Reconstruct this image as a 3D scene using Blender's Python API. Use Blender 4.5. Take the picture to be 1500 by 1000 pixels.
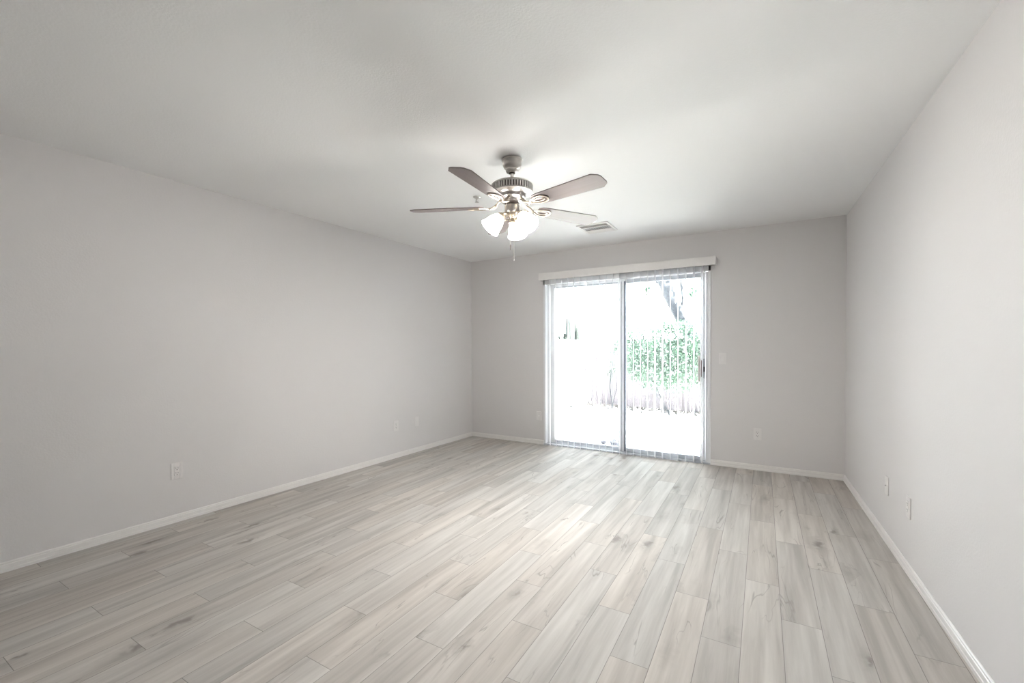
import bpy, bmesh, math, random
from mathutils import Vector, Matrix, Euler
random.seed(7)
S = bpy.context.scene
for o in list(bpy.data.objects):
    bpy.data.objects.remove(o, do_unlink=True)
COL = S.collection
PI = math.pi

# ------------------------------------------------------------ camera
cd = bpy.data.cameras.new('camera')
cam = bpy.data.objects.new('camera', cd)
COL.objects.link(cam)
cd.sensor_fit = 'HORIZONTAL'; cd.sensor_width = 36.0
cd.lens = 632.37 / 1500 * 36.0
cd.shift_y = 18.23 / 1500
cd.clip_start = 0.02; cd.clip_end = 200
r0 = Vector((0.86521074, 0.50139075, -0.00420542))
r1 = Vector((-0.50139384, 0.8650913, -0.01487489))
r2 = Vector((-0.00382006, 0.01497849, 0.99988052))
m = Matrix((
    (r0.x, r2.x, -r1.x, 3.53503639),
    (r0.y, r2.y, -r1.y, -4.96641838),
    (r0.z, r2.z, -r1.z, 1.24003364),
    (0, 0, 0, 1)))
cam.matrix_world = m
S.camera = cam

# ------------------------------------------------------------ world, sun, exposure
SKY_STRENGTH = 10.2
SUN_STRENGTH = 310.0
w = bpy.data.worlds.new('sky'); S.world = w; w.use_nodes = True
nt = w.node_tree
bg = nt.nodes['Background']
bg.inputs['Color'].default_value = (0.87, 0.935, 1.0, 1)
bg.inputs['Strength'].default_value = SKY_STRENGTH
sd = bpy.data.lights.new('sun', 'SUN'); sd.energy = SUN_STRENGTH; sd.angle = 0.01
sd.color = (1.0, 0.96, 0.90)
sun = bpy.data.objects.new('sun', sd); COL.objects.link(sun)
sdir = Vector((-0.62, 0.10, -0.80)).normalized()      # travels west, slightly away from the house
sun.rotation_euler = sdir.to_track_quat('-Z', 'Y').to_euler()
sun.location = (8, -4, 12)
S.view_settings.view_transform = 'Standard'
S.view_settings.look = 'None'
S.view_settings.exposure = 1.2
S.view_settings.gamma = 1.0
S.view_settings.use_curve_mapping = False

def portal(name, x0, x1, z0, z1, y, into):
    ld = bpy.data.lights.new(name, 'AREA'); ld.shape = 'RECTANGLE'
    ld.size = x1 - x0; ld.size_y = z1 - z0
    ld.cycles.is_portal = True
    o = bpy.data.objects.new(name, ld); COL.objects.link(o)
    o.location = ((x0 + x1) / 2, y, (z0 + z1) / 2)
    o.rotation_euler = Vector((0, into, 0)).to_track_quat('-Z', 'Z').to_euler()
    return o

# ------------------------------------------------------------ constants of the room
H = 2.44; W = 4.1992; TL = 0.02835; TR = -0.01739; YF = -7.6
def xl(y): return TL * y
def xr(y): return W + TR * y
DX0, DX1, DZ1 = 1.125, 3.068, 2.09
portal('door_portal', DX0, DX1, 0.0, DZ1, 0.16, -1)

# ------------------------------------------------------------ node helpers
def newmat(name):
    mt = bpy.data.materials.new(name); mt.use_nodes = True
    return mt, mt.node_tree, mt.node_tree.nodes['Principled BSDF']
def mth(nt, op, a, b=None, c=None, clamp=False):
    n = nt.nodes.new('ShaderNodeMath'); n.operation = op; n.use_clamp = clamp
    for i, v in enumerate((a, b, c)):
        if v is None: continue
        if isinstance(v, (int, float)): n.inputs[i].default_value = v
        else: nt.links.new(v, n.inputs[i])
    return n.outputs[0]
def comb(nt, x, y, z):
    n = nt.nodes.new('ShaderNodeCombineXYZ')
    for i, v in enumerate((x, y, z)):
        if isinstance(v, (int, float)): n.inputs[i].default_value = v
        else: nt.links.new(v, n.inputs[i])
    return n.outputs[0]
def noise(nt, vec, scale, detail=2.0, rough=0.5, dist=0.0):
    n = nt.nodes.new('ShaderNodeTexNoise')
    if vec is not None: nt.links.new(vec, n.inputs['Vector'])
    n.inputs['Scale'].default_value = scale
    n.inputs['Detail'].default_value = detail
    n.inputs['Roughness'].default_value = rough
    n.inputs['Distortion'].default_value = dist
    return n.outputs[0]
def maprange(nt, v, a, b, c=0.0, d=1.0, smooth=False):
    n = nt.nodes.new('ShaderNodeMapRange')
    if smooth: n.interpolation_type = 'SMOOTHSTEP'
    nt.links.new(v, n.inputs[0])
    for i, q in enumerate((a, b, c, d)): n.inputs[1 + i].default_value = q
    return n.outputs[0]
def mixc(nt, f, a, b, mode='MIX'):
    n = nt.nodes.new('ShaderNodeMix'); n.data_type = 'RGBA'; n.blend_type = mode
    if isinstance(f, (int, float)): n.inputs[0].default_value = f
    else: nt.links.new(f, n.inputs[0])
    for i, v in ((6, a), (7, b)):
        if isinstance(v, tuple): n.inputs[i].default_value = (*v, 1)
        else: nt.links.new(v, n.inputs[i])
    return n.outputs[2]
def coords(nt):
    return nt.nodes.new('ShaderNodeTexCoord').outputs['Object']
def bump(nt, bs, h, strength, dist):
    b = nt.nodes.new('ShaderNodeBump'); nt.links.new(h, b.inputs['Height'])
    b.inputs['Strength'].default_value = strength; b.inputs['Distance'].default_value = dist
    nt.links.new(b.outputs[0], bs.inputs['Normal'])

def plain(name, col, rough=0.5, metal=0.0, spec=0.5, var=0.03, scale=20.0, bmp=0.0, coat=0.0):
    """procedural paint / metal / plastic with a slight mottle"""
    mt, nt, bs = newmat(name)
    c = coords(nt); n = noise(nt, c, scale, 3)
    dark = tuple(v * (1 - var) for v in col); lite = tuple(min(1, v * (1 + var)) for v in col)
    nt.links.new(mixc(nt, n, dark, lite), bs.inputs['Base Color'])
    bs.inputs['Roughness'].default_value = rough
    bs.inputs['Metallic'].default_value = metal
    bs.inputs['Specular IOR Level'].default_value = spec
    bs.inputs['Coat Weight'].default_value = coat
    if bmp: bump(nt, bs, noise(nt, c, scale * 6, 2), bmp, 0.002)
    return mt

def wallpaint(name, col, rough=0.7):
    mt, nt, bs = newmat(name)
    c = coords(nt)
    big = noise(nt, c, 1.3, 2)
    nt.links.new(mixc(nt, big, tuple(v * 0.985 for v in col), tuple(v * 1.015 for v in col)), bs.inputs['Base Color'])
    bs.inputs['Roughness'].default_value = rough
    bs.inputs['Specular IOR Level'].default_value = 0.35
    h = noise(nt, c, 95, 3, 0.55)                    # orange peel texture
    bump(nt, bs, maprange(nt, h, 0.42, 0.62), 0.15, 0.0015)
    return mt

M = {}
M['wall'] = wallpaint('wall_paint', (0.77, 0.752, 0.746))
M['ceil'] = wallpaint('ceiling_paint', (0.93, 0.925, 0.92), 0.8)
M['trim'] = plain('trim_paint', (0.86, 0.84, 0.82), 0.35)
M['vinyl'] = plain('white_vinyl', (0.87, 0.875, 0.885), 0.35)
M['alu'] = plain('grey_aluminium', (0.62, 0.64, 0.68), 0.4, 0.0)
M['plate'] = plain('white_plastic', (0.83, 0.81, 0.80), 0.35)
M['slot'] = plain('dark_slot', (0.12, 0.11, 0.11), 0.6)
M['nickel'] = plain('brushed_nickel', (0.58, 0.555, 0.53), 0.32, 1.0, var=0.05, scale=60)
M['nickel_dark'] = plain('shaded_nickel_gap', (0.10, 0.08, 0.07), 0.6, 0.3)  # darker nickel, shade in the fan's gaps put into the colour
M['brass'] = plain('warm_nickel', (0.60, 0.53, 0.44), 0.3, 1.0, var=0.05)
M['bronze'] = plain('brown_handle', (0.13, 0.085, 0.08), 0.45)
M['bronze_light'] = plain('tan_handle', (0.20, 0.165, 0.155), 0.45)
M['latch'] = plain('black_latch', (0.04, 0.04, 0.045), 0.4)
M['chain'] = plain('bead_chain', (0.85, 0.83, 0.78), 0.3, 0.6)

def blade_mat():
    mt, nt, bs = newmat('washed_wood_blade')
    c = coords(nt)
    sp = nt.nodes.new('ShaderNodeSeparateXYZ'); nt.links.new(c, sp.inputs[0])
    g = noise(nt, comb(nt, mth(nt, 'MULTIPLY', sp.outputs[0], 3.0), mth(nt, 'MULTIPLY', sp.outputs[1], 60.0), sp.outputs[2]), 1.0, 4, 0.6, 0.4)
    nt.links.new(mixc(nt, g, (0.185, 0.15, 0.148), (0.25, 0.21, 0.207)), bs.inputs['Base Color'])
    bs.inputs['Roughness'].default_value = 0.45
    bs.inputs['Specular IOR Level'].default_value = 0.3
    return mt
M['blade'] = blade_mat()

def floor_mat():
    mt, nt, bs = newmat('wood_look_planks')
    c = coords(nt)
    sp = nt.nodes.new('ShaderNodeSeparateXYZ'); nt.links.new(c, sp.inputs[0])
    X, Y = sp.outputs[0], sp.outputs[1]
    PW, PL, ST = 0.1515, 0.918, 0.306
    u = mth(nt, 'DIVIDE', mth(nt, 'SUBTRACT', X, 3.615), PW)
    i = mth(nt, 'FLOOR', u); fu = mth(nt, 'SUBTRACT', u, i)
    yy = mth(nt, 'ADD', mth(nt, 'ADD', Y, 2.365), mth(nt, 'MULTIPLY', mth(nt, 'ADD', i, 1.0), ST))
    v = mth(nt, 'DIVIDE', yy, PL)
    j = mth(nt, 'FLOOR', v); fv = mth(nt, 'SUBTRACT', v, j)
    wn = nt.nodes.new('ShaderNodeTexWhiteNoise'); wn.noise_dimensions = '3D'
    nt.links.new(comb(nt, i, j, 3.7), wn.inputs['Vector'])
    sc = nt.nodes.new('ShaderNodeSeparateColor'); nt.links.new(wn.outputs['Color'], sc.inputs[0])
    ra, rb, rc = sc.outputs[0], sc.outputs[1], sc.outputs[2]
    ox = mth(nt, 'MULTIPLY', ra, 37.0); oy = mth(nt, 'MULTIPLY', rb, 23.0)
    def gc(ax, ay):
        return comb(nt, mth(nt, 'ADD', mth(nt, 'MULTIPLY', X, ax), ox), mth(nt, 'ADD', mth(nt, 'MULTIPLY', Y, ay), oy), mth(nt, 'MULTIPLY', rc, 9.0))
    broad = noise(nt, gc(15, 0.9), 1.0, 2, 0.5, 0.5)
    mid = noise(nt, gc(38, 2.2), 1.0, 3, 0.55, 0.6)
    fine = noise(nt, gc(260, 9), 1.0, 2, 0.6)
    t = mth(nt, 'ADD', mth(nt, 'MULTIPLY', broad, 0.62), mth(nt, 'MULTIPLY', mid, 0.30))
    t = mth(nt, 'ADD', t, mth(nt, 'MULTIPLY', fine, 0.08))
    t = mth(nt, 'ADD', t, mth(nt, 'MULTIPLY', mth(nt, 'SUBTRACT', rc, 0.5), 0.10))
    t = maprange(nt, t, 0.34, 0.66)
    base = mixc(nt, t, (0.415, 0.388, 0.362), (0.625, 0.595, 0.56))
    warm = mixc(nt, rb, (0.985, 1.0, 1.008), (1.018, 0.998, 0.978))
    base = mixc(nt, 1.0, base, warm, 'MULTIPLY')
    # thin dark grain veins
    vn = noise(nt, gc(9, 1.3), 1.0, 3, 0.5, 0.9)
    line = maprange(nt, mth(nt, 'ABSOLUTE', mth(nt, 'SUBTRACT', vn, 0.5)), 0.0, 0.013, 1.0, 0.0)
    vmask = maprange(nt, noise(nt, gc(5, 1.8), 1.3, 2), 0.50, 0.66)
    base = mixc(nt, mth(nt, 'MULTIPLY', mth(nt, 'MULTIPLY', line, vmask), 0.55), base, (0.20, 0.18, 0.165))
    # knots and smudges
    vo = nt.nodes.new('ShaderNodeTexVoronoi'); vo.feature = 'F1'
    wob = noise(nt, c, 22.0, 2)
    kv = comb(nt, mth(nt, 'ADD', mth(nt, 'ADD', mth(nt, 'MULTIPLY', X, 8.0), ox), mth(nt, 'MULTIPLY', wob, 0.5)),
              mth(nt, 'ADD', mth(nt, 'ADD', mth(nt, 'MULTIPLY', Y, 3.2), oy), mth(nt, 'MULTIPLY', wob, 0.35)), 0.0)
    nt.links.new(kv, vo.inputs['Vector']); vo.inputs['Scale'].default_value = 1.0
    vsc = nt.nodes.new('ShaderNodeSeparateColor'); nt.links.new(vo.outputs['Color'], vsc.inputs[0])
    kr = maprange(nt, vsc.outputs[0], 0.55, 1.0, 0.0, 0.30)
    kd = mth(nt, 'DIVIDE', vo.outputs['Distance'], mth(nt, 'MAXIMUM', kr, 0.0005))
    knot = maprange(nt, kd, 0.15, 1.0, 1.0, 0.0, True)
    base = mixc(nt, mth(nt, 'MULTIPLY', knot, 0.68), base, (0.20, 0.175, 0.155))
    halo = maprange(nt, kd, 0.6, 2.6, 1.0, 0.0, True)
    base = mixc(nt, mth(nt, 'MULTIPLY', halo, 0.28), base, (0.27, 0.245, 0.225))
    # joints
    du = mth(nt, 'MULTIPLY', mth(nt, 'MINIMUM', fu, mth(nt, 'SUBTRACT', 1.0, fu)), PW)
    dv = mth(nt, 'MULTIPLY', mth(nt, 'MINIMUM', fv, mth(nt, 'SUBTRACT', 1.0, fv)), PL)
    d = mth(nt, 'MINIMUM', du, dv)
    gap = maprange(nt, d, 0.0006, 0.0016, 1.0, 0.0)
    base = mixc(nt, mth(nt, 'MULTIPLY', gap, 0.75), base, (0.17, 0.155, 0.145))
    nt.links.new(base, bs.inputs['Base Color'])
    nt.links.new(maprange(nt, mid, 0.3, 0.7, 0.62, 0.70), bs.inputs['Roughness'])
    bs.inputs['Specular IOR Level'].default_value = 0.08
    hh = mth(nt, 'SUBTRACT', mth(nt, 'MULTIPLY', mid, 0.12), maprange(nt, d, 0.0, 0.003, 1.0, 0.0))
    bump(nt, bs, hh, 0.35, 0.0015)
    return mt
M['floor'] = floor_mat()

def glass_mat():
    mt, nt, bs = newmat('window_glass')
    nt.nodes.remove(bs)
    out = nt.nodes['Material Output']
    tr = nt.nodes.new('ShaderNodeBsdfTransparent'); tr.inputs[0].default_value = (0.96, 0.985, 0.98, 1)
    gl = nt.nodes.new('ShaderNodeBsdfGlossy'); gl.inputs['Roughness'].default_value = 0.02
    fr = nt.nodes.new('ShaderNodeFresnel'); fr.inputs[0].default_value = 1.45
    mx = nt.nodes.new('ShaderNodeMixShader')
    nt.links.new(fr.outputs[0], mx.inputs[0]); nt.links.new(tr.outputs[0], mx.inputs[1]); nt.links.new(gl.outputs[0], mx.inputs[2])
    nt.links.new(mx.outputs[0], out.inputs[0])
    return mt
M['glass'] = glass_mat()

def translucent(name, col, tcol, f, spec=0.5):
    mt, nt, bs = newmat(name)
    out = nt.nodes['Material Output']
    c = coords(nt)
    nt.links.new(mixc(nt, noise(nt, c, 30, 2), tuple(v * 0.97 for v in col), col), bs.inputs['Base Color'])
    bs.inputs['Roughness'].default_value = 0.5
    bs.inputs['Specular IOR Level'].default_value = spec
    tl = nt.nodes.new('ShaderNodeBsdfTranslucent'); tl.inputs[0].default_value = (*tcol, 1)
    mx = nt.nodes.new('ShaderNodeMixShader'); mx.inputs[0].default_value = f
    nt.links.new(bs.outputs[0], mx.inputs[1]); nt.links.new(tl.outputs[0], mx.inputs[2])
    nt.links.new(mx.outputs[0], out.inputs[0])
    return mt
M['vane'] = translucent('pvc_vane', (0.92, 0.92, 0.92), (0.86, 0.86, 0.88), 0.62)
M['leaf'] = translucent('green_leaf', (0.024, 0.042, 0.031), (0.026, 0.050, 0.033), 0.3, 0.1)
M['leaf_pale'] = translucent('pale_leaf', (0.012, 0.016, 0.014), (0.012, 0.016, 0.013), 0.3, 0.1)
M['sun_speck'] = translucent('white_sun_speck', (0.7, 0.7, 0.7), (0.6, 0.6, 0.6), 0.3)  # white that puts sunlit leaves and bright gaps into the colour

def shade_mat():
    mt, nt, bs = newmat('lit_frosted_glass')
    c = coords(nt)
    nt.links.new(mixc(nt, noise(nt, c, 12, 2), (0.9, 0.88, 0.85), (0.95, 0.93, 0.9)), bs.inputs['Base Color'])
    bs.inputs['Roughness'].default_value = 0.4
    bs.inputs['Emission Color'].default_value = (1.0, 0.965, 0.92, 1)
    bs.inputs['Emission Strength'].default_value = 7.0
    return mt
M['shade'] = shade_mat()

M['gravel'] = plain('pale_gravel', (0.60, 0.57, 0.53), 0.9, var=0.12, scale=40, bmp=0.4)
M['slab'] = plain('pale_concrete', (0.76, 0.75, 0.73), 0.85, var=0.06, scale=6, bmp=0.2)
M['stone'] = plain('grey_stone', (0.075, 0.072, 0.082), 0.9, spec=0.1, var=0.25, scale=30, bmp=0.4)
M['litter'] = plain('dark_litter', (0.02, 0.019, 0.019), 0.9, spec=0.1, var=0.3, scale=30)
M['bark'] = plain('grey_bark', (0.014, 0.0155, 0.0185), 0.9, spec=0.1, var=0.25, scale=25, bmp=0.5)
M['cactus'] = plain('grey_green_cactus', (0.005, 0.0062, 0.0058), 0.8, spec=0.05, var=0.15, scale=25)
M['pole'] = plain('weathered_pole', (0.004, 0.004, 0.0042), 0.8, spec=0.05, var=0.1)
def fence_mat():
    mt, nt, bs = newmat('weathered_boards')
    c = coords(nt)
    sp = nt.nodes.new('ShaderNodeSeparateXYZ'); nt.links.new(c, sp.inputs[0])
    g = noise(nt, comb(nt, mth(nt, 'MULTIPLY', sp.outputs[0], 14.0), sp.outputs[1], mth(nt, 'MULTIPLY', sp.outputs[2], 1.5)), 1.0, 4)
    nt.links.new(mixc(nt, g, (0.044, 0.040, 0.045), (0.064, 0.059, 0.064)), bs.inputs['Base Color'])
    bs.inputs['Roughness'].default_value = 0.9; bs.inputs['Specular IOR Level'].default_value = 0.1
    return mt
M['fence'] = fence_mat()

# ------------------------------------------------------------ mesh helpers
def box(bm, x0, x1, y0, y1, z0, z1, bev=0.0, mat=None):
    vs = [bm.verts.new(p) for p in ((x0,y0,z0),(x1,y0,z0),(x1,y1,z0),(x0,y1,z0),(x0,y0,z1),(x1,y0,z1),(x1,y1,z1),(x0,y1,z1))]
    if mat is not None:
        for v in vs: v.co = mat @ v.co
    fs = [bm.faces.new([vs[k] for k in q]) for q in ((0,3,2,1),(4,5,6,7),(0,1,5,4),(1,2,6,5),(2,3,7,6),(3,0,4,7))]
    if bev:
        es = list({e for f in fs for e in f.edges})
        bmesh.ops.bevel(bm, geom=es, offset=bev, segments=2, affect='EDGES', profile=0.5)
    return vs
def quad(bm, pts):
    return bm.faces.new([bm.verts.new(p) for p in pts])
def lathe(bm, prof, seg=32, mat=None, cap0=True, cap1=True, flute=0, famp=0.0):
    rings = []
    for (r, z) in prof:
        ring = []
        for k in range(seg):
            a = 2 * PI * k / seg
            rr = r * (1 + famp * math.cos(flute * a)) if flute else r
            p = Vector((rr * math.cos(a), rr * math.sin(a), z))
            if mat is not None: p = mat @ p
            ring.append(bm.verts.new(p))
        rings.append(ring)
    for a, b in zip(rings, rings[1:]):
        for k in range(seg):
            bm.faces.new((a[k], a[(k+1) % seg], b[(k+1) % seg], b[k]))
    if cap0: bm.faces.new(rings[0][::-1])
    if cap1: bm.faces.new(rings[-1])
def tube(bm, pts, rad, seg=8, closed=False, flat=1.0):
    pts = [Vector(p) for p in pts]; n = len(pts)
    rads = rad if isinstance(rad, (list, tuple)) else [rad] * n
    rings = []
    up = Vector((0, 0, 1))
    for i, p in enumerate(pts):
        if closed: t = pts[(i+1) % n] - pts[i-1]
        else: t = pts[min(i+1, n-1)] - pts[max(i-1, 0)]
        t.normalize()
        ref = up if abs(t.z) < 0.95 else Vector((1, 0, 0))
        s = t.cross(ref).normalized(); q = s.cross(t).normalized()
        rings.append([bm.verts.new(p + (s * math.cos(2*PI*k/seg) + q * math.sin(2*PI*k/seg) * flat) * rads[i]) for k in range(seg)])
    rng = range(n) if closed else range(n - 1)
    for i in rng:
        a, b = rings[i], rings[(i+1) % n]
        for k in range(seg): bm.faces.new((a[k], a[(k+1) % seg], b[(k+1) % seg], b[k]))
    if not closed:
        bm.faces.new(rings[0][::-1]); bm.faces.new(rings[-1])
def obj(name, bm, mat, parent=None, smooth=False, loc=None, rot=None):
    bmesh.ops.recalc_face_normals(bm, faces=bm.faces)
    me = bpy.data.meshes.new(name); bm.to_mesh(me); bm.free()
    me.materials.append(mat)
    if smooth:
        for p in me.polygons: p.use_smooth = True
        try: me.set_sharp_from_angle(angle=math.radians(40))
        except Exception: pass
    o = bpy.data.objects.new(name, me); COL.objects.link(o)
    if parent is not None: o.parent = parent
    if loc is not None: o.location = loc
    if rot is not None: o.rotation_euler = rot
    return o
def empty(name, loc=(0, 0, 0), rot=(0, 0, 0)):
    o = bpy.data.objects.new(name, None); COL.objects.link(o)
    o.empty_display_size = 0.1; o.location = loc; o.rotation_euler = rot
    return o
def tag(o, label, cat, group=None, kind=None):
    o['label'] = label; o['category'] = cat
    if group: o['group'] = group
    if kind: o['kind'] = kind
    return o
def struct(o):
    o['kind'] = 'structure'; return o
B = bmesh.new

# ------------------------------------------------------------ room shell
YB = 0.15      # outer face of the back wall
bm = B()
x0, x1 = xl(YF) - .15, xr(YF) + .15
box(bm, x0, x1, YF - .15, 0.0, -0.12, 0.0)
struct(obj('floor', bm, M['floor']))
bm = B()
box(bm, x0, x1, YF - .15, YB, H, H + 0.12)
struct(obj('ceiling', bm, M['ceil']))
def slab_wall(a, b, out, z0=0.0, z1=H):
    """wall whose inner face runs a->b in plan, thickened by vector out"""
    bm = B(); ax, ay = a; bx, by = b; ox, oy = out
    vs = [bm.verts.new(p) for p in ((ax,ay,z0),(bx,by,z0),(bx+ox,by+oy,z0),(ax+ox,ay+oy,z0),(ax,ay,z1),(bx,by,z1),(bx+ox,by+oy,z1),(ax+ox,ay+oy,z1))]
    for q in ((0,3,2,1),(4,5,6,7),(0,1,5,4),(1,2,6,5),(2,3,7,6),(3,0,4,7)): bm.faces.new([vs[k] for k in q])
    return bm
struct(obj('wall_left', slab_wall((xl(YF), YF), (0, 0), (-.15, 0)), M['wall']))
struct(obj('wall_right', slab_wall((W, 0), (xr(YF), YF), (.15, 0)), M['wall']))
bm = B()
box(bm, -.15, DX0, 0, YB, 0, H); box(bm, DX1, W + .15, 0, YB, 0, H); box(bm, DX0, DX1, 0, YB, DZ1, H)
struct(obj('wall_back', bm, M['wall']))
bm = B(); box(bm, x0, x1, YF - .15, YF, 0, H)
struct(obj('wall_front', bm, M['wall']))

# baseboards, 55 mm with an eased top and two fine beads
BBP = [(0, 0), (.014, 0), (.014, .016), (.011, .018), (.011, .040), (.008, .043), (.008, .050), (.004, .055), (0, .055)]
def baseboard(name, a, b, n):
    bm = B(); n = Vector((n[0], n[1], 0)).normalized()
    r = [[bm.verts.new(Vector((p[0], p[1], 0)) + n * d + Vector((0, 0, h))) for d, h in BBP] for p in (a, b)]
    k = len(BBP)
    for i in range(k): bm.faces.new((r[0][i], r[0][(i+1) % k], r[1][(i+1) % k], r[1][i]))
    bm.faces.new(r[0]); bm.faces.new(r[1][::-1])
    return struct(obj(name, bm, M['trim']))
baseboard('baseboard_left', (xl(YF), YF), (0, 0), (1, -TL))
baseboard('baseboard_right', (W, 0), (xr(YF), YF), (-1, TR))
baseboard('baseboard_back', (0, 0), (DX0 - .002, 0), (0, -1))
baseboard('baseboard_back', (DX1 + .002, 0), (W, 0), (0, -1))
baseboard('baseboard_front', (xl(YF), YF), (xr(YF), YF), (0, 1))

# ------------------------------------------------------------ sliding patio door
door = struct(empty('door_1', (0, 0, 0)))
bm = B()
box(bm, DX0, DX0+.026, -.008, .14, 0, DZ1, .002)           # left jamb with its room-side flange
box(bm, DX0+.026, DX0+.052, .055, .066, .02, 2.03, .001)   # track fin
box(bm, DX1-.026, DX1, -.008, .14, 0, DZ1, .002)
box(bm, DX1-.048, DX1-.026, .000, .016, .02, 2.03, .001)
box(bm, DX0, DX1, -.008, .14, 2.035, DZ1, .002)            # head
box(bm, DX0+.03, DX1-.03, .058, .066, 2.005, 2.04, .001)
obj('door_frame', bm, M['vinyl'], door)
bm = B()
box(bm, DX0, DX1, -.012, .14, -.005, .018, .002)
box(bm, DX0+.03, DX1-.03, .030, .040, .016, .026); box(bm, DX0+.03, DX1-.03, .058, .066, .016, .03); box(bm, DX0+.03, DX1-.03, .095, .105, .016, .026)
obj('door_sill', bm, M['alu'], door)
def panel(name, xa, xb, y0, y1, zb, zt, st, mat_rail):
    p = empty(name); p.parent = door
    bm = B()
    box(bm, xa, xa+st[0], y0, y1, zb, zt, .003); box(bm, xb-st[1], xb, y0, y1, zb, zt, .003)
    obj('stile', bm, M['vinyl'], p)
    bm = B()
    box(bm, xa+st[0], xb-st[1], y0+.003, y1-.003, zb, zb+.04, .003)
    box(bm, xa+st[0], xb-st[1], y0+.003, y1-.003, zt-.045, zt, .003)
    obj('rail', bm, mat_rail, p)
    bm = B(); ym = (y0+y1)/2
    box(bm, xa+st[0]-.008, xb-st[1]+.008, ym-.003, ym+.003, zb+.034, zt-.04)
    obj('pane', bm, M['glass'], p)
    return p
panel('fixed_panel', DX0+.03, 2.118, .072, .11, .02, 2.032, (.088, .055), M['alu'])
sp_ = panel('sliding_panel', 2.112, 3.018, .018, .054, .028, 2.022, (.05, .055), M['alu'])
# dark weather strip on the interlock
bm = B(); box(bm, 2.150, 2.1665, .010, .056, .03, 2.0, .001); box(bm, 2.1105, 2.118, .012, .02, .03, 2.0, .001)
obj('weather_strip', bm, plain('grey_pile_strip', (0.16, 0.175, 0.21), 0.7), sp_)
hnd = empty('handle', (2.985, .012, 1.01)); hnd.parent = sp_
bm = B(); box(bm, -.014, .010, -.008, .006, -.105, .105, .003)
box(bm, -.010, .004, -.040, -.028, -.088, .088, .004); box(bm, -.008, .002, -.03, -.006, -.088, -.066, .002); box(bm, -.008, .002, -.03, -.006, .066, .088, .002)
o = obj('grip', bm, M['bronze'], hnd)
bm = B(); box(bm, .012, .030, -.010, .006, -.105, .105, .002); obj('lock_plate', bm, M['alu'], hnd)
bm = B(); box(bm, .014, .026, -.022, -.008, -.035, .020, .002); obj('lock_lever', bm, M['latch'], hnd)
bm = B(); box(bm, 2.935, 2.962, .056, .085, .865, 1.140, .004)
o = obj('outer_pull', bm, M['bronze_light'], sp_)

# ------------------------------------------------------------ vertical blind
bl = tag(empty('vertical_blind', (2.11, -.05, 2.08)), 'white vertical blind with opened vanes hanging across the sliding glass door', 'blind')
bm = B()
VX0, VX1 = 1.105 - 2.11, 3.120 - 2.11
box(bm, VX0, VX1, -.055, -.047, -.002, .086, .0015)
box(bm, VX0, VX0+.006, -.047, .05, -.002, .086); box(bm, VX1-.006, VX1, -.047, .05, -.002, .086)
box(bm, VX0+.006, VX1-.006, -.047, .05, .080, .086)
obj('valance', bm, M['trim'], bl)
bm = B(); box(bm, VX0+.02, VX1-.02, -.022, .022, .036, .076, .003); obj('head_rail', bm, M['vinyl'], bl)
def vane_mesh():
    bm = B(); n = 7; wv = .089
    top, bot = .030, -2.068
    fr, bk = [], []
    for s, lst in ((0.0, fr), (0.0012, bk)):
        for k in range(n):
            t = -1 + 2*k/(n-1)
            yy = t * wv/2; xx = 0.004 * (1 - t*t) + s
            lst.append((bm.verts.new((xx, yy, top)), bm.verts.new((xx, yy, bot))))
    for lst in (fr, bk):
        for a, b in zip(lst, lst[1:]): bm.faces.new((a[0], b[0], b[1], a[1]))
    for a, b in ((fr[0], bk[0]), (fr[-1], bk[-1])): bm.faces.new((a[0], b[0], b[1], a[1]))
    for k in range(n-1):
        for e in (0, 1): bm.faces.new((fr[k][e], fr[k+1][e], bk[k+1][e], bk[k][e]))
    return bm
v0 = obj('vane', vane_mesh(), M['vane'], bl, smooth=True)
nv = 23
for k in range(nv):
    v = v0 if k == 0 else v0.copy()
    if k: COL.objects.link(v); v.parent = bl
    v.location = (2.989 - .0797 * k - 2.11, random.uniform(-.002, .002), random.uniform(-.002, .003))
    # vanes stand nearly square to the glass, each a touch different
    v.rotation_euler = (0, 0, math.radians(17 + random.uniform(-3, 3)))

# ------------------------------------------------------------ wall plates
def plate_root(name, pos, nrm, label, cat, group=None):
    a = math.atan2(nrm[1], nrm[0]) + PI/2       # local -Y points into the room
    return tag(empty(name, pos, (0, 0, a)), label, cat, group)
def cover_bm(hole=True):
    bm = B()
    if hole:
        box(bm, -.035, -.0175, -.006, 0, -.0575, .0575, .0015); box(bm, .0175, .035, -.006, 0, -.0575, .0575, .0015)
        box(bm, -.0176, .0176, -.006, 0, -.0575, -.034, .0015); box(bm, -.0176, .0176, -.006, 0, .034, .0575, .0015)
    else:
        box(bm, -.035, .035, -.006, 0, -.0575, .0575, .002)
    return bm
def outlet(pos, nrm, label):
    r = plate_root('wall_outlet', pos, nrm, label, 'outlet', 'white wall outlets')
    obj('cover_plate', cover_bm(), M['plate'], r)
    bm = B(); box(bm, -.0165, .0165, -.0075, 0, -.033, .033, .001)
    rc = obj('receptacle', bm, M['plate'], r)
    bm = B()
    for dz in (-.017, .017):
        box(bm, -.0078, -.0052, -.0078, -.007, dz-.0005, dz+.0085); box(bm, .0052, .0078, -.0078, -.007, dz-.0005, dz+.0075)
        box(bm, -.0027, .0027, -.0078, -.007, dz-.0105, dz-.0055)
    obj('slots', bm, M['slot'], rc)
    return r
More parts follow.
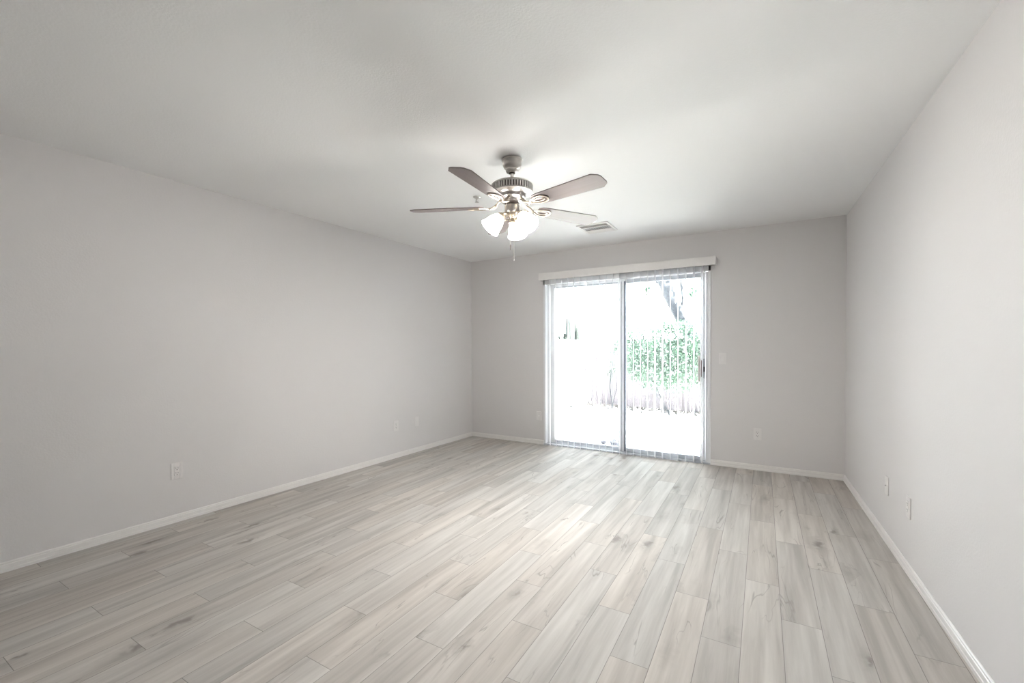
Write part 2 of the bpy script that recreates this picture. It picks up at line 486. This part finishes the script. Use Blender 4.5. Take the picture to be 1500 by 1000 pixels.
def blank(name, pos, nrm, label, jack=True):
    r = plate_root(name, pos, nrm, label, 'wall plate')
    obj('cover_plate', cover_bm(False), M['plate'], r)
    if jack:
        bm = B(); mm = Matrix.Rotation(PI/2, 4, 'X')
        lathe(bm, [(.0062, .004), (.0062, .008), (.0046, .0085), (.0046, .014)], 16, mm)
        obj('cable_jack', bm, M['plate'], r)
    for dz in (-.042, .042):
        bm = B(); lathe(bm, [(.003, .004), (.003, .0068), (.0022, .0074)], 12, Matrix.Translation((0, 0, dz)) @ Matrix.Rotation(PI/2, 4, 'X'))
        obj('screw', bm, M['plate'], r)
    return r
nL = (1, -TL); nR = (-1, TR)
outlet((xl(-3.505), -3.505, .366), nL, 'white wall outlet low on the left wall, the nearest one to the viewer')
outlet((xl(-1.420), -1.420, .362), nL, 'white outlet on the left wall, left of a plain plate near the corner')
blank('wall_plate', (xl(-1.095), -1.095, .365), nL, 'plain white wall plate on the left wall, closest to the far corner')
blank('wall_plate', (1.054, 0, .361), (0, -1), 'faint white plate on the back wall just left of the sliding door', True)
outlet((3.497, 0, .362), (0, -1), 'white outlet low on the back wall, right of the sliding door')
blank('wall_plate', (xr(-1.423), -1.423, .358), nR, 'white plate on the right wall, the farther of the two seen edge-on', True)
outlet((xr(-1.857), -1.857, .360), nR, 'white plate on the right wall, the nearer of the two seen edge-on')
sw = plate_root('light_switch', (3.181, 0, 1.117), (0, -1), 'white rocker light switch at chest height right of the sliding door', 'light switch')
obj('cover_plate', cover_bm(), M['plate'], sw)
bm = B(); vs = box(bm, -.0165, .0165, -.0075, 0, -.033, .033)
for v_ in vs:
    if v_.co.z > 0 and v_.co.y < -.001: v_.co.y = -.0105
obj('rocker', bm, M['plate'], sw)

# ------------------------------------------------------------ ceiling vent
vent = tag(empty('ceiling_vent', (2.095, -.765, H)), 'white rectangular air vent on the ceiling near the sliding door', 'vent')
hx, hy = .160, .170
bm = B()
t = .022
box(bm, -hx, -hx+t, -hy, hy, -.009, 0, .002); box(bm, hx-t, hx, -hy, hy, -.009, 0, .002)
box(bm, -hx+t, hx-t, -hy, -hy+t, -.009, 0, .002); box(bm, -hx+t, hx-t, hy-t, hy, -.009, 0, .002)
box(bm, -hx+t, hx-t, -.068, -.056, -.009, 0); box(bm, -hx+t, hx-t, .056, .068, -.009, 0)
obj('vent_frame', bm, M['trim'], vent)
bm = B(); box(bm, -hx+.01, hx-.01, -hy+.01, hy-.01, -.0015, 0); obj('duct_backing', bm, plain('vent_grey', (0.45, 0.44, 0.44), 0.8), vent)
def slat(x0_, x1_, y0_, y1_, ax, ang):
    bm = B()
    L = (x1_-x0_)/2 if ax == 'x' else (y1_-y0_)/2
    mm = Matrix.Translation(((x0_+x1_)/2, (y0_+y1_)/2, -.006))
    if ax == 'x': mm = mm @ Matrix.Rotation(ang, 4, 'X'); box(bm, -L, L, -.005, .005, -.0005, .0005, 0, mm)
    else: mm = mm @ Matrix.Rotation(ang, 4, 'Y'); box(bm, -.005, .005, -L, L, -.0005, .0005, 0, mm)
    return obj('slat', bm, M['trim'], vent)
for k in range(5): slat(-hx+t, hx-t, -hy+t+.011+.017*k, -hy+t+.011+.017*k, 'x', .6)
for k in range(5): slat(-hx+t, hx-t, .078+.017*k, .078+.017*k, 'x', -.6)
for k in range(12): slat(-hx+t+.012+.0225*k, -hx+t+.012+.0225*k, -.056, .056, 'y', .6)

# ------------------------------------------------------------ fire sprinkler
spk = tag(empty('fire_sprinkler', (1.565, -2.115, H)), 'small fire sprinkler head hanging from the ceiling left of the fan', 'sprinkler')
bm = B(); lathe(bm, [(.030, 0), (.030, -.003), (.024, -.008), (.012, -.010)], 24); obj('escutcheon', bm, plain('sprinkler_plate', (0.62, 0.61, 0.58), 0.4, 0.3), spk, True)
bm = B(); lathe(bm, [(.008, -.008), (.008, -.020), (.004, -.022), (.003, -.04)], 12)
for s in (-1, 1): tube(bm, [(s*.008, 0, -.016), (s*.012, 0, -.028), (s*.003, 0, -.042)], .0022, 6)
obj('body', bm, M['nickel'], spk, True)
bm = B(); lathe(bm, [(.013, -.042), (.013, -.0435)], 16)
for k in range(8):
    a = 2*PI*k/8; box(bm, .011, .017, -.002, .002, -.0435, -.042, 0, Matrix.Rotation(a, 4, 'Z'))
obj('deflector', bm, M['nickel'], spk)

# ------------------------------------------------------------ ceiling fan
FX, FY = 2.150, -2.566
fan = tag(empty('ceiling_fan', (FX, FY, H)), 'five-blade brushed nickel ceiling fan with three lit frosted glass shades', 'ceiling fan')
def z_(z): return z - H
bm = B()
lathe(bm, [(.058, 0), (.066, -.004), (.067, -.012), (.062, -.018), (.060, -.040), (.052, -.058), (.040, -.066), (.041, -.074), (.036, -.084), (.022, -.088)], 40)
obj('canopy', bm, M['nickel'], fan, True)
bm = B(); lathe(bm, [(.0115, -.08), (.0115, -.150)], 20); obj('downrod', bm, M['nickel'], fan, True)
bm = B(); lathe(bm, [(.019, -.083), (.019, -.092), (.012, -.094)], 20); obj('rod_ball', bm, M['nickel_dark'], fan, True)
motor = None
bm = B()
lathe(bm, [(.020, -.142), (.024, -.150), (.075, -.153), (.118, -.158), (.130, -.166), (.134, -.170), (.134, -.174),
           (.1245, -.176), (.1245, -.208), (.132, -.211), (.131, -.218), (.112, -.222), (.094, -.226), (.086, -.236), (.084, -.250), (.076, -.256), (.070, -.262), (.066, -.274), (.052, -.280)], 64)
motor = obj('motor_housing', bm, M['nickel'], fan, True)
bm = B()
for k in range(48):
    a = 2*PI*k/48
    box(bm, .1235, .1325, -.0045, .0045, -.2105, -.1745, .0008, Matrix.Rotation(a, 4, 'Z'))
obj('vent_fins', bm, M['nickel'], motor)
bm = B(); lathe(bm, [(.1240, -.2095), (.1255, -.209), (.1255, -.175), (.1240, -.1745)], 64, cap0=False, cap1=False); obj('fin_shade_band', bm, M['nickel_dark'], motor, True)  # dark band that paints the shade between the fins
bm = B(); lathe(bm, [(.062, -.276), (.050, -.279), (.034, -.292), (.034, -.300)], 32); obj('rotor_gap', bm, M['nickel_dark'], motor, True)
bm = B(); lathe(bm, [(.020, -.290), (.042, -.292), (.049, -.297), (.049, -.335), (.045, -.342), (.030, -.346)], 40)
sh_ = obj('switch_housing', bm, M['nickel'], fan, True)
bm = B(); lathe(bm, [(.030, -.343), (.034, -.350), (.034, -.360), (.020, -.368), (.014, -.376), (.016, -.386), (.022, -.396), (.026, -.404), (.023, -.406), (.006, -.400)], 32)
obj('light_fitter', bm, M['brass'], fan, True)

# blades
ZB = 2.138
def blade_bm():
    # local x = out, y = across; root r=.185, tip r=.665, clipped corners at the tip
    outl = [(.185, -.038), (.205, -.052), (.240, -.058), (.628, -.071), (.662, -.046), (.668, -.030), (.668, .030), (.662, .046), (.628, .071), (.240, .058), (.205, .052), (.185, .038)]
    bm = B()
    a = [bm.verts.new((x, y, .0028)) for x, y in outl]; b = [bm.verts.new((x, y, -.0028)) for x, y in outl]
    bm.faces.new(a); bm.faces.new(b[::-1]); n = len(outl)
    for i in range(n): bm.faces.new((a[i], a[(i+1) % n], b[(i+1) % n], b[i]))
    return bm
def iron_bm():
    bm = B()
    # curved neck from the rotor out and down to the blade, then an open oval loop under the blade
    tube(bm, [(.050, 0, .046), (.075, 0, .040), (.105, 0, .014), (.135, 0, -.006), (.165, 0, -.010)], [.011, .010, .009, .010, .011], 10, flat=.6)
    for cy, rx, ry in ((0, .062, .036), (0, .040, .016)):
        pts = [(.222 + rx*math.cos(2*PI*k/28), cy + ry*math.sin(2*PI*k/28)*(1 + .25*math.cos(2*PI*k/28)), -.0075) for k in range(28)]
        tube(bm, pts, .0055 if rx > .05 else .004, 8, True, .7)
    for s in (-1, 1):
        tube(bm, [(.150, s*.004, -.009), (.128, s*.020, -.004), (.108, s*.026, .004), (.098, s*.016, .014)], [.006, .006, .005, .003], 8)
        lathe(bm, [(.006, -.010), (.006, -.013), (.003, -.0145)], 12, Matrix.Translation((.215, s*.036, .004)))
    lathe(bm, [(.006, -.010), (.006, -.013), (.003, -.0145)], 12, Matrix.Translation((.284, 0, .004)))
    return bm
A0 = -13.0
bl0 = ir0 = None
for k in range(5):
    a = math.radians(A0 + 72*k)
    if k == 0:
        blade = obj('blade', blade_bm(), M['blade'], fan); iron = obj('blade_arm', iron_bm(), M['brass'], blade, True)
        bl0, ir0 = blade, iron
    else:
        blade = bl0.copy(); COL.objects.link(blade); blade.parent = fan
        iron = ir0.copy(); COL.objects.link(iron); iron.parent = blade
    blade.location = (0, 0, ZB - H)
    blade.rotation_euler = (Matrix.Rotation(a, 3, 'Z') @ Matrix.Rotation(math.radians(-11), 3, 'X')).to_euler()

# three lamps
def shade_bm():
    bm = B()
    out = [(.024, 0), (.027, .008), (.036, .022), (.046, .042), (.053, .062), (.056, .082), (.061, .100), (.067, .112)]
    inn = [(r-.003, z) for r, z in out[::-1]]
    lathe(bm, out + inn, 40, cap0=False, cap1=False)
    return bm
sh0 = None
for ang in (106, 226, -14):
    a = math.radians(ang); d = Vector((math.cos(a), math.sin(a), 0))
    tilt = math.radians(42)
    axis = (d*math.sin(tilt) + Vector((0, 0, -math.cos(tilt)))).normalized()
    neck = d*.072 + Vector((0, 0, z_(2.075)))
    q = axis.to_track_quat('Z', 'Y')
    bm = B()
    tube(bm, [d*.022 + Vector((0, 0, z_(2.085))), d*.045 + Vector((0, 0, z_(2.094))), d*.060 + Vector((0, 0, z_(2.090))), neck], .0075, 10)
    arm = obj('lamp_arm', bm, M['brass'], fan, True)
    mm = Matrix.Translation(neck) @ q.to_matrix().to_4x4()
    bm = B(); lathe(bm, [(.012, -.016), (.020, -.012), (.026, -.002), (.029, .012), (.027, .014)], 28, mm)
    obj('fitter_cup', bm, M['brass'], arm, True)
    if sh0 is None: s = sh0 = obj('lamp_shade', shade_bm(), M['shade'], fan, True)
    else: s = sh0.copy(); COL.objects.link(s); s.parent = fan
    s.location = neck; s.rotation_mode = 'QUATERNION'; s.rotation_quaternion = q
    ld = bpy.data.lights.new('bulb_light', 'POINT'); ld.energy = 19.0; ld.color = (1.0, 0.965, 0.92); ld.shadow_soft_size = 0.03
    lo = bpy.data.objects.new('bulb_light', ld); COL.objects.link(lo); lo.parent = fan
    lo.location = neck + axis*.075

# pull chains
def chain(dx, dy, z0, z1, fob, mat_fob, th=.0012):
    bm = B(); n = int((z0 - z1)/.006)
    tube(bm, [(dx, dy, z_(z0)), (dx, dy, z_(z1))], th, 6)
    for k in range(n): lathe(bm, [(.0008, -.0018), (.0020, 0), (.0008, .0018)], 6, Matrix.Translation((dx, dy, z_(z0 - .006*k))))
    c = obj('pull_chain', bm, M['chain'], fan)
    bm = B(); lathe(bm, [(.0015, 0), (.0035, -.006), (.0035, -fob+.004), (.0015, -fob)], 10, Matrix.Translation((dx, dy, z_(z1))))
    obj('fob', bm, mat_fob, c)
cr = Vector((.865, .501, 0))
chain(-.012*cr.x, -.012*cr.y, 2.08, 1.90, .036, M['bronze_light'])
chain(.010*cr.x, .010*cr.y, 2.06, 1.825, .030, M['plate'], .0020)

# ------------------------------------------------------------ outside
GZ = -.06
bm = B(); box(bm, -30, 30, YB, 60, GZ-.2, GZ)
struct(obj('patio_ground', bm, M['slab']))
# house eave above the door keeps the sun off the glass
bm = B(); box(bm, -.6, W+.6, YB, YB+.35, H+.02, H+.14)
struct(obj('trim_1', bm, M['trim']))

def fence(a, b, h, label):
    a = Vector((*a, 0)); b = Vector((*b, 0)); L = (b-a).length; d = (b-a).normalized(); ang = math.atan2(d.y, d.x)
    r = tag(empty('wooden_fence', (a.x, a.y, GZ), (0, 0, ang)), label, 'fence')
    bm = B(); n = int(L/.145); pw = L/n
    for k in range(n): box(bm, k*pw+.004, (k+1)*pw-.004, random.uniform(0, .003), .02, 0, h + random.uniform(-.006, .006))
    obj('board_panel', bm, M['fence'], r)
    for hz in (.25, h-.25):
        bm = B(); box(bm, 0, L, .02, .06, hz-.045, hz+.045); obj('rail', bm, M['fence'], r)
    k = 0.0
    while k <= L:
        bm = B(); box(bm, k, min(k+.09, L), .06, .15, 0, h-.05); obj('post', bm, M['fence'], r); k += 2.0
    return r
fence((.106, 4.56), (6.4, 3.60), 1.47, 'pale grey board fence running behind the leafy shrub outside the door')
fence((-1.6, 1.19), (.10, 4.56), 1.47, 'bright board fence along the left side of the patio outside')

def leaves(pts, size, n_each=1):
    bm = B()
    for p in pts:
        for _ in range(n_each):
            c = Vector(p)
            e = Euler((random.uniform(0, 2*PI), random.uniform(0, 2*PI), random.uniform(0, 2*PI))).to_matrix()
            l = size*random.uniform(.6, 1.3); wd = l*.42
            q = [Vector((-l/2, 0, 0)), Vector((-.05*l, wd/2, .08*l)), Vector((l/2, 0, 0)), Vector((-.05*l, -wd/2, .08*l))]
            vs = [bm.verts.new(c + e @ t_) for t_ in q]
            bm.faces.new((vs[0], vs[1], vs[2])); bm.faces.new((vs[0], vs[2], vs[3]))
    return bm
def blob(c, r, n):
    out = []
    for _ in range(n):
        v = Vector((random.gauss(0, 1), random.gauss(0, 1), random.gauss(0, 1))).normalized() * (random.random() ** .4)
        out.append((c[0]+v.x*r[0], c[1]+v.y*r[1], c[2]+v.z*r[2]))
    return out
# big shrub in front of the fence
def shrub(name, base, blobs, nleaf, size, label, leafmat, stems=6, specks=0):
    r = tag(empty(name, (base[0], base[1], GZ)), label, 'shrub')
    off = Vector((base[0], base[1], GZ))
    bm = B()
    for k in range(stems):
        c = random.choice(blobs)[0]
        e = Vector(c) - off + Vector((random.uniform(-.1, .1), random.uniform(-.1, .1), 0))
        tube(bm, [(random.uniform(-.06, .06), random.uniform(-.06, .06), 0), e*.5 + Vector((random.uniform(-.08, .08), 0, .05)), e], [.008, .007, .004], 6)
    obj('stems', bm, M['bark'], r)
    pts = []
    tot = sum(b[1][0]*b[1][2] for b in blobs)
    for c, rad in blobs: pts += blob(c, rad, int(nleaf*rad[0]*rad[2]/tot))
    pts = [tuple(Vector(p) - off) for p in pts]
    obj('foliage', leaves(pts, size), leafmat, r)
    if specks:
        fp = []
        for c, rad in blobs: fp += blob(c, (rad[0]*1.05, rad[1]*1.05, rad[2]*1.05), max(1, int(specks*rad[0]*rad[2]/tot)))
        obj('sun_specks', leaves([tuple(Vector(p) - off) for p in fp], size*1.1), M['sun_speck'], r)  # white leaf shapes standing in for sunlit leaves and bright gaps
    return r
blobs = [((1.35, 3.6, .95), (.30, .25, .42)), ((1.65, 3.55, 1.2), (.33, .28, .40)), ((2.0, 3.5, 1.28), (.36, .28, .44)), ((2.35, 3.45, 1.2), (.33, .28, .42)),
         ((1.8, 3.5, .72), (.40, .28, .34)), ((2.2, 3.45, .72), (.38, .28, .34)), ((2.62, 3.4, .95), (.32, .28, .50)), ((2.9, 3.4, 1.1), (.35, .28, .5)), ((1.25, 3.62, 1.38), (.2, .2, .2)), ((1.95, 3.5, 1.62), (.75, .25, .14)), ((1.3, 3.6, 1.55), (.25, .2, .16))]
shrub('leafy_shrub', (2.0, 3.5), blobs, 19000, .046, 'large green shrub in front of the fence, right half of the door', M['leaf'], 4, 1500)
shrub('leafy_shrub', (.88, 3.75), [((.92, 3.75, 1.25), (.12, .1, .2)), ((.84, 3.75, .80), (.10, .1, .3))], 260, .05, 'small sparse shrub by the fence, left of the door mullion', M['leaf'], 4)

def tree(base, trunk, rad, branches, crown, label):
    r = tag(empty('leaning_tree', base), label, 'tree')
    b = Vector(base)
    bm = B(); tube(bm, [tuple(Vector(p)-b) for p in trunk], rad, 12); obj('trunk', bm, M['bark'], r, True)
    for pts, rr in branches:
        bm = B(); tube(bm, [tuple(Vector(p)-b) for p in pts], rr, 8); obj('branch', bm, M['bark'], r, True)
    pts = []
    for c, rd, nl in crown: pts += blob(c, rd, nl)
    obj('foliage', leaves([tuple(Vector(p)-b) for p in pts], .10), M['leaf'], r)
    return r
tree((2.9, 5.0, GZ), [(2.9, 5.0, GZ), (2.62, 5.0, .6), (2.32, 5.0, 1.25), (2.10, 5.0, 1.70), (1.90, 5.0, 2.08), (1.72, 5.0, 2.50), (1.55, 5.0, 3.0), (1.3, 5.0, 3.6)],
     [.16, .14, .13, .125, .13, .14, .14, .10],
     [([(1.98, 5.1, 1.95), (2.02, 5.15, 2.3), (1.97, 5.2, 2.8), (1.98, 5.2, 3.6)], [.026, .028, .03, .02]),
      ([(1.75, 5.0, 2.55), (1.42, 5.0, 2.75), (1.15, 5.0, 3.0)], [.06, .045, .02]),
      ([(1.9, 5.0, 1.5), (1.55, 4.95, 1.9), (1.30, 4.9, 2.35), (1.33, 4.9, 2.6)], [.018, .014, .010, .005]),
      ([(1.25, 5.0, 1.1), (1.18, 5.0, 1.6), (1.12, 5.0, 2.0), (1.18, 5.0, 2.3)], [.018, .014, .010, .005]),
      ([(2.0, 5.0, 1.9), (2.22, 5.0, 2.15), (2.28, 5.0, 2.5)], [.014, .010, .005])],
     [((2.25, 5.0, 2.4), (.10, .1, .12), 60), ((1.31, 4.9, 2.5), (.06, .06, .12), 40), ((2.2, 4.6, 4.3), (1.3, 1.1, .6), 2600), ((3.8, 4.2, 4.2), (1.4, 1.1, .7), 3400), ((5.2, 4.0, 4.5), (1.3, 1.2, .8), 3000), ((4.9, 2.7, 4.5), (1.2, .9, .6), 2600), ((6.6, 3.3, 4.6), (1.5, 1.3, .8), 3600)],  # the high crowns are unseen, added to shade the fence and yard
     'grey-barked tree leaning up to the left behind the leafy shrub')

# beyond the fence on the left: cactus, pole and pale brush
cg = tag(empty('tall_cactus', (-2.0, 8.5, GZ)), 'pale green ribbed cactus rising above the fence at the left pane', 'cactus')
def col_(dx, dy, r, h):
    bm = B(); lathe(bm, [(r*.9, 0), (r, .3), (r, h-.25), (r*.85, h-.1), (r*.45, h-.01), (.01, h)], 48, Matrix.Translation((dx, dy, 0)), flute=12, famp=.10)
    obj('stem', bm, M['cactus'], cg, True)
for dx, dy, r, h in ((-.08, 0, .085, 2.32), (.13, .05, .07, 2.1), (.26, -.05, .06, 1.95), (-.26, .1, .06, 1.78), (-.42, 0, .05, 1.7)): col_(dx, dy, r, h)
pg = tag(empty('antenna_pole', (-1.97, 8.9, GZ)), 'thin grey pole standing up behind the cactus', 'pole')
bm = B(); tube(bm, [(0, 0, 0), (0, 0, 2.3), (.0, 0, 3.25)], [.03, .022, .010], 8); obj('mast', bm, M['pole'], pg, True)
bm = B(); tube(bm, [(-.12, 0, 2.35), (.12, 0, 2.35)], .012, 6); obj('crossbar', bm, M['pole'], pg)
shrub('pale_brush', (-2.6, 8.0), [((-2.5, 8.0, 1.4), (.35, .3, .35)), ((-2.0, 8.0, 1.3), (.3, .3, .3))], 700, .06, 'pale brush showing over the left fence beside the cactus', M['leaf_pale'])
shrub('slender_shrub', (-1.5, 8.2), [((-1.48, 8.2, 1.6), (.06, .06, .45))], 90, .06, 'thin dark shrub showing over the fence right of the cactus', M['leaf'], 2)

# leaf litter and gravel at the foot of the fences
bm = B()
def pebble(x, y, s):
    m_ = Matrix.Translation((x, y, GZ + s*.3)) @ Euler((random.random()*3, random.random()*3, random.random()*3)).to_matrix().to_4x4() @ Matrix.Diagonal((s, s*.8, s*.6, 1))
    bmesh.ops.create_icosphere(bm, subdivisions=1, radius=.5, matrix=m_)
fa, fb = Vector((.106, 4.56)), Vector((6.4, 3.60)); fn = Vector((fb-fa).normalized()); fn = Vector((fn.y, -fn.x))
for k in range(650):
    t_ = random.random()**1.3; p = fa.lerp(fb, t_*.6) + fn*(.06 + abs(random.gauss(0, .22)))
    pebble(p.x, p.y, random.uniform(.02, .06))
for k in range(60):
    t_ = random.random(); p = Vector((-.5, 3.4)).lerp(Vector((.1, 4.5)), t_) + Vector((.12 + abs(random.gauss(0, .08)), -.05))
    pebble(p.x, p.y, random.uniform(.02, .05))
tag(obj('gravel', bm, M['litter']), 'dark gravel and leaf litter along the foot of the fence', 'gravel', kind='stuff')
# small stones on the patio by the door
def stone(x, y, s, sq, label):
    bm = B(); bmesh.ops.create_icosphere(bm, subdivisions=3, radius=s)
    for v_ in bm.verts:
        n_ = 1 + .22*math.sin(v_.co.x*60+1)*math.cos(v_.co.y*47) + .12*math.sin(v_.co.z*90)
        v_.co = Vector((v_.co.x*n_*sq[0], v_.co.y*n_*sq[1], v_.co.z*n_*sq[2]))
    o = obj('stone', bm, M['stone'], None, True, (x, y, GZ + s*sq[2]*.8), (0, 0, random.random()*3))
    return tag(o, label, 'stone', 'stones by the door')
stone(1.86, .62, .066, (1.1, .9, .75), 'larger grey stone on the patio beside the door mullion')
stone(1.69, .66, .038, (1.3, .8, .7), 'smaller grey stone on the patio, left of the larger one')
